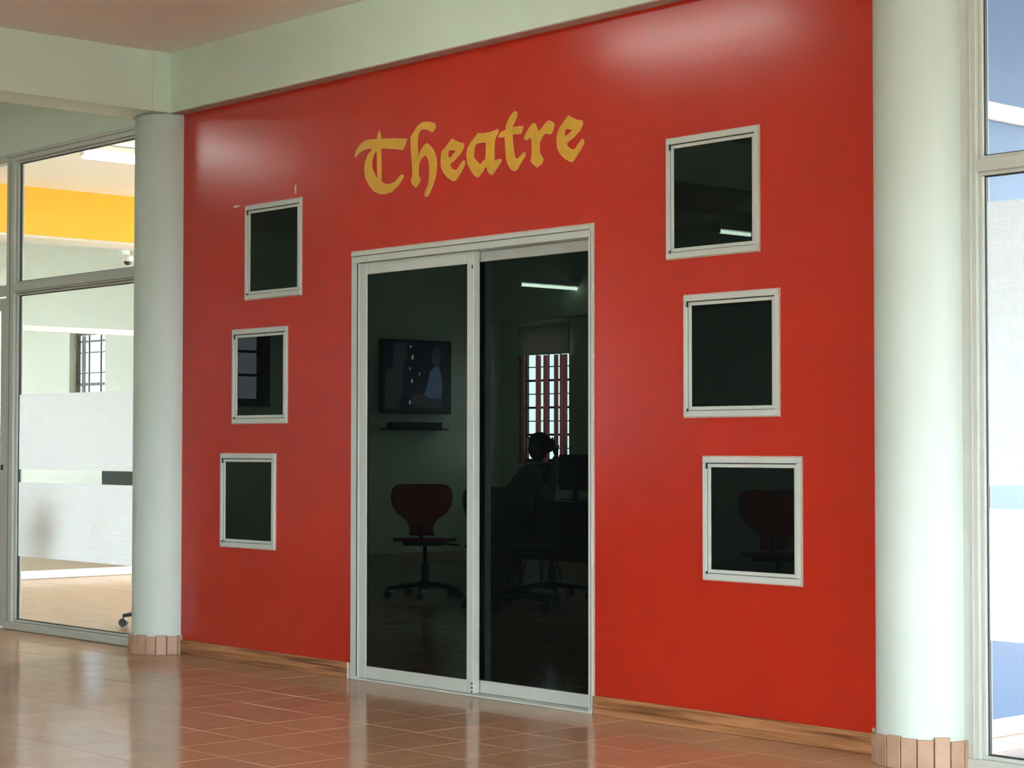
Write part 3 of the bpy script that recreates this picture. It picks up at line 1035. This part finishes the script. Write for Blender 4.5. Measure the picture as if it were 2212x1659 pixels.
# ------------------------------------------------------------------ person at the desk (seen in reflection)
def skinned(name, verts, edges, radii, material, parent=None, sub=2, root=0):
    me = bpy.data.meshes.new(name)
    me.from_pydata([tuple(v) for v in verts], edges, [])
    me.materials.append(material)
    o = bpy.data.objects.new(name, me)
    COL.objects.link(o)
    if parent: o.parent = parent
    md = o.modifiers.new('skin', 'SKIN')
    md.use_smooth_shade = True
    for i_, r in enumerate(radii):
        sv = me.skin_vertices[0].data[i_]
        sv.radius = r if isinstance(r, tuple) else (r, r)
        sv.use_root = (i_ == root)
    s = o.modifiers.new('sub', 'SUBSURF')
    s.levels = s.render_levels = sub
    return o


pr = empty('person', (-12.92, -5.75, 0), 0)
tag(pr, 'person in a grey shirt seated at the desk with one hand raised to the head', 'person')
# facing local +y
V = [(0, 0, .50), (0, .0, .62), (0, .03, .80), (0, .02, .98), (0, .03, 1.05),
     (-.19, .02, .96), (-.25, .16, .80), (-.12, .38, .78),
     (.19, .02, .96), (.30, .14, .86), (.30, .10, 1.12),
     (-.10, .05, .49), (-.14, .42, .50), (-.14, .45, .12),
     (.10, .05, .49), (.14, .42, .50), (.14, .45, .12)]
Eg = [(0, 1), (1, 2), (2, 3), (3, 4), (3, 5), (5, 6), (6, 7), (3, 8), (8, 9), (9, 10), (0, 11), (11, 12), (12, 13), (0, 14), (14, 15), (15, 16)]
Rd = [(.15, .11), (.15, .11), (.17, .12), (.13, .09), (.06, .06), .075, .05, .038, .075, .05, .036, .09, .065, .05, .09, .065, .05]
body = skinned('body', V, Eg, Rd, M_SHIRT, pr)
hd = bmesh.new()
bmesh.ops.create_uvsphere(hd, u_segments=24, v_segments=16, radius=1)
for v in hd.verts:
    x, y, z = v.co
    k = 1 - .22 * max(0, -z) ** 1.5
    v.co = Vector((x * .078 * k, y * .098 * (1 - .12 * max(0, -z)), z * .118))
    if y > .8 and abs(x) < .2 and -.35 < z < .05: v.co.y += .018          # nose
    if y > .6 and .2 < abs(x) < .5 and .0 < z < .2: v.co.y -= .008          # eye sockets
    if abs(x) > .93 and abs(z) < .25 and abs(y) < .3: v.co.x *= 1.13         # ears
    v.co += Vector((0, .045, 1.175))
obj('head', hd, M_SKIN, pr, smooth=True)
hr = bmesh.new()
bmesh.ops.create_uvsphere(hr, u_segments=24, v_segments=16, radius=1)
for v in hr.verts:
    x, y, z = v.co
    v.co = Vector((x * .125, y * .125 - .02, z * .135))
    if y > .25 and z < .45: v.co.y *= .45
    if z < -.2: v.co.z = -.2 * .118 + (v.co.z + .2 * .118) * .4
    v.co += Vector((0, .045, 1.195))
obj('hair', hr, M_HAIR, pr, smooth=True)
for s, (hx, hy, hz), dirv in ((-1, (-.12, .38, .78), Vector((.35, .9, 0))), (1, (.30, .10, 1.12), Vector((-.35, .15, .9)))):
    dv = dirv.normalized()
    side = dv.cross(Vector((0, 0, 1)) if s < 0 else Vector((0, 1, 0))).normalized()
    p0 = Vector((hx, hy, hz))
    vs, es, rs = [p0, p0 + dv * .05, p0 + dv * .085], [(0, 1), (1, 2)], [(.024, .02), (.036, .018), (.038, .016)]
    bend = dv.cross(side).normalized()
    for f_, (o_, l_) in enumerate(((-.030, .068), (-.010, .078), (.010, .074), (.029, .058))):
        b0 = len(vs)
        vs += [p0 + dv * .09 + side * o_, p0 + dv * (.09 + l_ * .5) + side * o_ * 1.1 + bend * .008, p0 + dv * (.09 + l_) + side * o_ * 1.15 + bend * .024]
        es += [(2, b0), (b0, b0 + 1), (b0 + 1, b0 + 2)]
        rs += [.0095, .009, .0075]
    b0 = len(vs)
    vs += [p0 + dv * .045 - side * .038, p0 + dv * .075 - side * .06 + bend * .012]
    es += [(1, b0), (b0, b0 + 1)]
    rs += [.012, .009]
    skinned('hand', vs, es, rs, M_SKIN, pr, 1)
st = empty('stool', (-12.92, -5.75, 0))
tag(st, 'black padded stool under the seated person in the reflection', 'stool')
obj('seat_pad', lathe(bmesh.new(), [(.16, .335), (.19, .345), (.19, .372), (.16, .38)], 24), M_BLACK, st, smooth=True)
for k in range(4):
    a = PI / 4 + k * PI / 2
    obj('leg', tube(bmesh.new(), [(.10 * math.cos(a), .10 * math.sin(a), .34), (.18 * math.cos(a), .18 * math.sin(a), 0)], .012, 8), M_BLACK, st)

# ------------------------------------------------------------------ television on the left wall
tvr = empty('television', (XL + .07, -7.83, 1.985))
tag(tvr, 'wall mounted television showing a figure in blue, reflected in the left door leaf', 'television')
box('bracket', -.068, -.03, -.15, .15, -.12, .12, M_BLACK, tvr, .003)
hs = box('housing', -.03, .02, -.51, .51, -.415, .415, M_BLACK, tvr, .008)
M_SCR = emis('dark_screen', (0.010, 0.011, 0.03), 1.5)
M_SC2 = emis('screen_grey_violet', (0.10, 0.085, 0.11), 1.0)
M_SC3 = emis('screen_blue', (0.13, 0.18, 0.36), 2.0)
M_SC4 = emis('screen_white', (0.7, 0.72, 0.75), 2.5)
scr = box('screen', .0195, .0225, -.485, .485, -.385, .39, M_SCR, hs)


def scr_shape(name, pts, material, depth):
    """pts in screen units: u to the viewer's right in the mirror, v up"""
    bm_ = bmesh.new()
    top = [bm_.verts.new((.0225 + depth, -u, v)) for u, v in pts]
    bot = [bm_.verts.new((.0222, -u, v)) for u, v in pts]
    bm_.faces.new(top)
    for k in range(len(pts)):
        bm_.faces.new((top[k], bot[k], bot[(k + 1) % len(pts)], top[(k + 1) % len(pts)]))
    bmesh.ops.recalc_face_normals(bm_, faces=bm_.faces[:])
    return obj(name, bm_, material, hs)


scr_shape('picture_backdrop', [(-.47, -.37), (-.45, .05), (-.36, .10), (-.33, .37), (-.16, .38), (-.14, .22), (-.20, .14), (-.22, -.20), (-.30, -.37)], M_SC2, .0006)
scr_shape('picture_figure', [(.10, -.20), (.16, -.05), (.17, .04), (.22, .10), (.30, .13), (.35, .05), (.37, -.10), (.36, -.25), (.20, -.27)], M_SC3, .0009)
scr_shape('picture_head', [(.22, .14), (.21, .24), (.24, .33), (.30, .35), (.34, .30), (.34, .20), (.30, .13)], M_SC2, .0009)
scr_shape('picture_table', [(-.10, -.32), (-.08, -.22), (.02, -.17), (.14, -.24), (.36, -.24), (.35, -.34), (.10, -.36)], M_SC2, .0012)
for u, v, s in ((-.10, .34, .018), (-.07, .22, .03), (-.11, .09, .018), (-.08, -.05, .026), (.03, .03, .018), (-.11, -.29, .026)):
    scr_shape('picture_spot', [(u + s * .6 * math.cos(a * PI / 3), v + s * math.sin(a * PI / 3)) for a in range(6)], M_SC4, .0015)
sbk = empty('bracket_shadow', (XL + .09, -7.80, 1.43))  # dark slab and block stand for the bracket's shadow on the wall
tag(sbk, 'dark blocks standing for the bracket shadow under the reflected television', 'shadow_slab')
box('shadow_slab', -.088, .10, -.42, .42, -.05, -.03, M_DARKG, sbk, .003)
box('shadow_block', -.06, .06, -.36, .36, -.03, .04, M_BLACK, sbk, .01)

# ------------------------------------------------------------------ curtained window in the back wall of the hall
zb = [(1.02 + .157 * k, .012 if k % 2 else .026) for k in range(1, 8)]
grille_window('window_8', 'barred window with pink curtains reflected in the right door leaf', -16.82, -16.04, 1.02, 2.58, YF, YF - .08, 3, zb)


def curtain(label, x0, x1, z0, z1, y, folds):
    bm_ = bmesh.new()
    n_ = folds * 10
    cols = []
    for k in range(n_ + 1):
        t_ = k / n_
        x = x0 + (x1 - x0) * t_
        yy = y + .010 * math.sin(t_ * folds * 2 * PI) + .003 * math.sin(t_ * 17)
        cols.append([bm_.verts.new((x, yy + dy, z)) for dy in (0, .003) for z in (z0, z1)])
    for a, b in zip(cols, cols[1:]):
        bm_.faces.new((a[0], b[0], b[1], a[1]))
        bm_.faces.new((a[2], a[3], b[3], b[2]))
        bm_.faces.new((a[1], b[1], b[3], a[3]))
        bm_.faces.new((a[0], a[2], b[2], b[0]))
    bmesh.ops.recalc_face_normals(bm_, faces=bm_.faces[:])
    o = obj('curtain', bm_, M_CURT, None, smooth=True)
    tag(o, label, 'curtain', 'pink curtains of the reflected window')
    return o


curtain('narrow pink curtain at the left jamb of the reflected window', -16.86, -16.76, 1.0, 2.25, YF + .03, 2)
curtain('pink curtain hanging left of centre in the reflected window', -16.57, -16.49, 1.0, 2.25, YF + .03, 2)
curtain('pink curtain hanging in the centre of the reflected window', -16.44, -16.37, 1.0, 2.25, YF + .03, 2)
curtain('pink curtain hanging right of centre in the reflected window', -16.26, -16.20, 1.0, 2.25, YF + .03, 2)
curtain('wide pink curtain at the right of the reflected window', -16.16, -16.05, 1.0, 2.25, YF + .03, 2)
pb = empty('roller_blind', (-16.43, YF, 2.27))
tag(pb, 'beige roller blind above the curtains of the window reflected in the door', 'blind')
box('blind_sheet', -.44, .44, .045, .048, 0, .32, M_BLIND, pb)
obj('roller', tube(bmesh.new(), [(-.44, .047, .33), (.44, .047, .33)], .022, 12), M_WHITE, pb, smooth=True)
box('hem_bar', -.44, .44, .040, .053, -.015, .004, M_WHITE, pb, .002)
struct('trim_6', bx(bmesh.new(), XL, -10.05, YF, YF + .3, 2.66, ZC), M_GREEN)

# dark glazed window in the left hall wall (reflected in the small left windows)
wr_ = empty('window_9', (XL, -5.38, 0))
tag(wr_, 'brown framed window on the left hall wall reflected in the small left windows', 'window', kind='structure')
fb = bmesh.new()
for a0, a1, c0, c1 in ((-.50, -.40, 1.62, 2.75), (.40, .50, 1.62, 2.75), (-.40, .40, 1.62, 1.70), (-.40, .40, 2.66, 2.75)):
    bx(fb, -.06, .03, a0, a1, c0, c1, .004)
obj('frame', fb, M_WINF, wr_)
for z in (1.95, 2.2, 2.45):
    box('glazing_bar', -.02, .02, -.40, .40, z - .014, z + .014, M_WINF, wr_, .003)
box('pane', -.010, -.004, -.40, .40, 1.70, 2.66, glass_mat('smoked_pane', (0.20, 0.175, 0.185), 1.3), wr_)

# other daylight windows of the hall and the right room
num = 10
for (x0, x1, z0, z1) in FW[1:]:
    grille_window('window_%d' % num, 'wide barred window in the wall behind the camera', x0, x1, z0, z1, YF, YF - .08, 7, [(z0 + (z1 - z0) * k / 4, .02) for k in (1, 2, 3)])
    portal('window_portal', ((x0 + x1) / 2, YF - .22, (z0 + z1) / 2), (0, 1, 0), x1 - x0, z1 - z0)
    num += 1
for (y0, y1, z0, z1) in RW:
    portal('window_portal', (XR + .22, (y0 + y1) / 2, (z0 + z1) / 2), (-1, 0, 0), y1 - y0, z1 - z0)
for (x0, x1, z0, z1) in BW:
    portal('window_portal', ((x0 + x1) / 2, 7.22, (z0 + z1) / 2), (0, -1, 0), x1 - x0, z1 - z0)

# ground outside
struct('outdoor_ground', bx(bmesh.new(), -70, 60, -60, 60, -.6, -.3), M_GROUND)
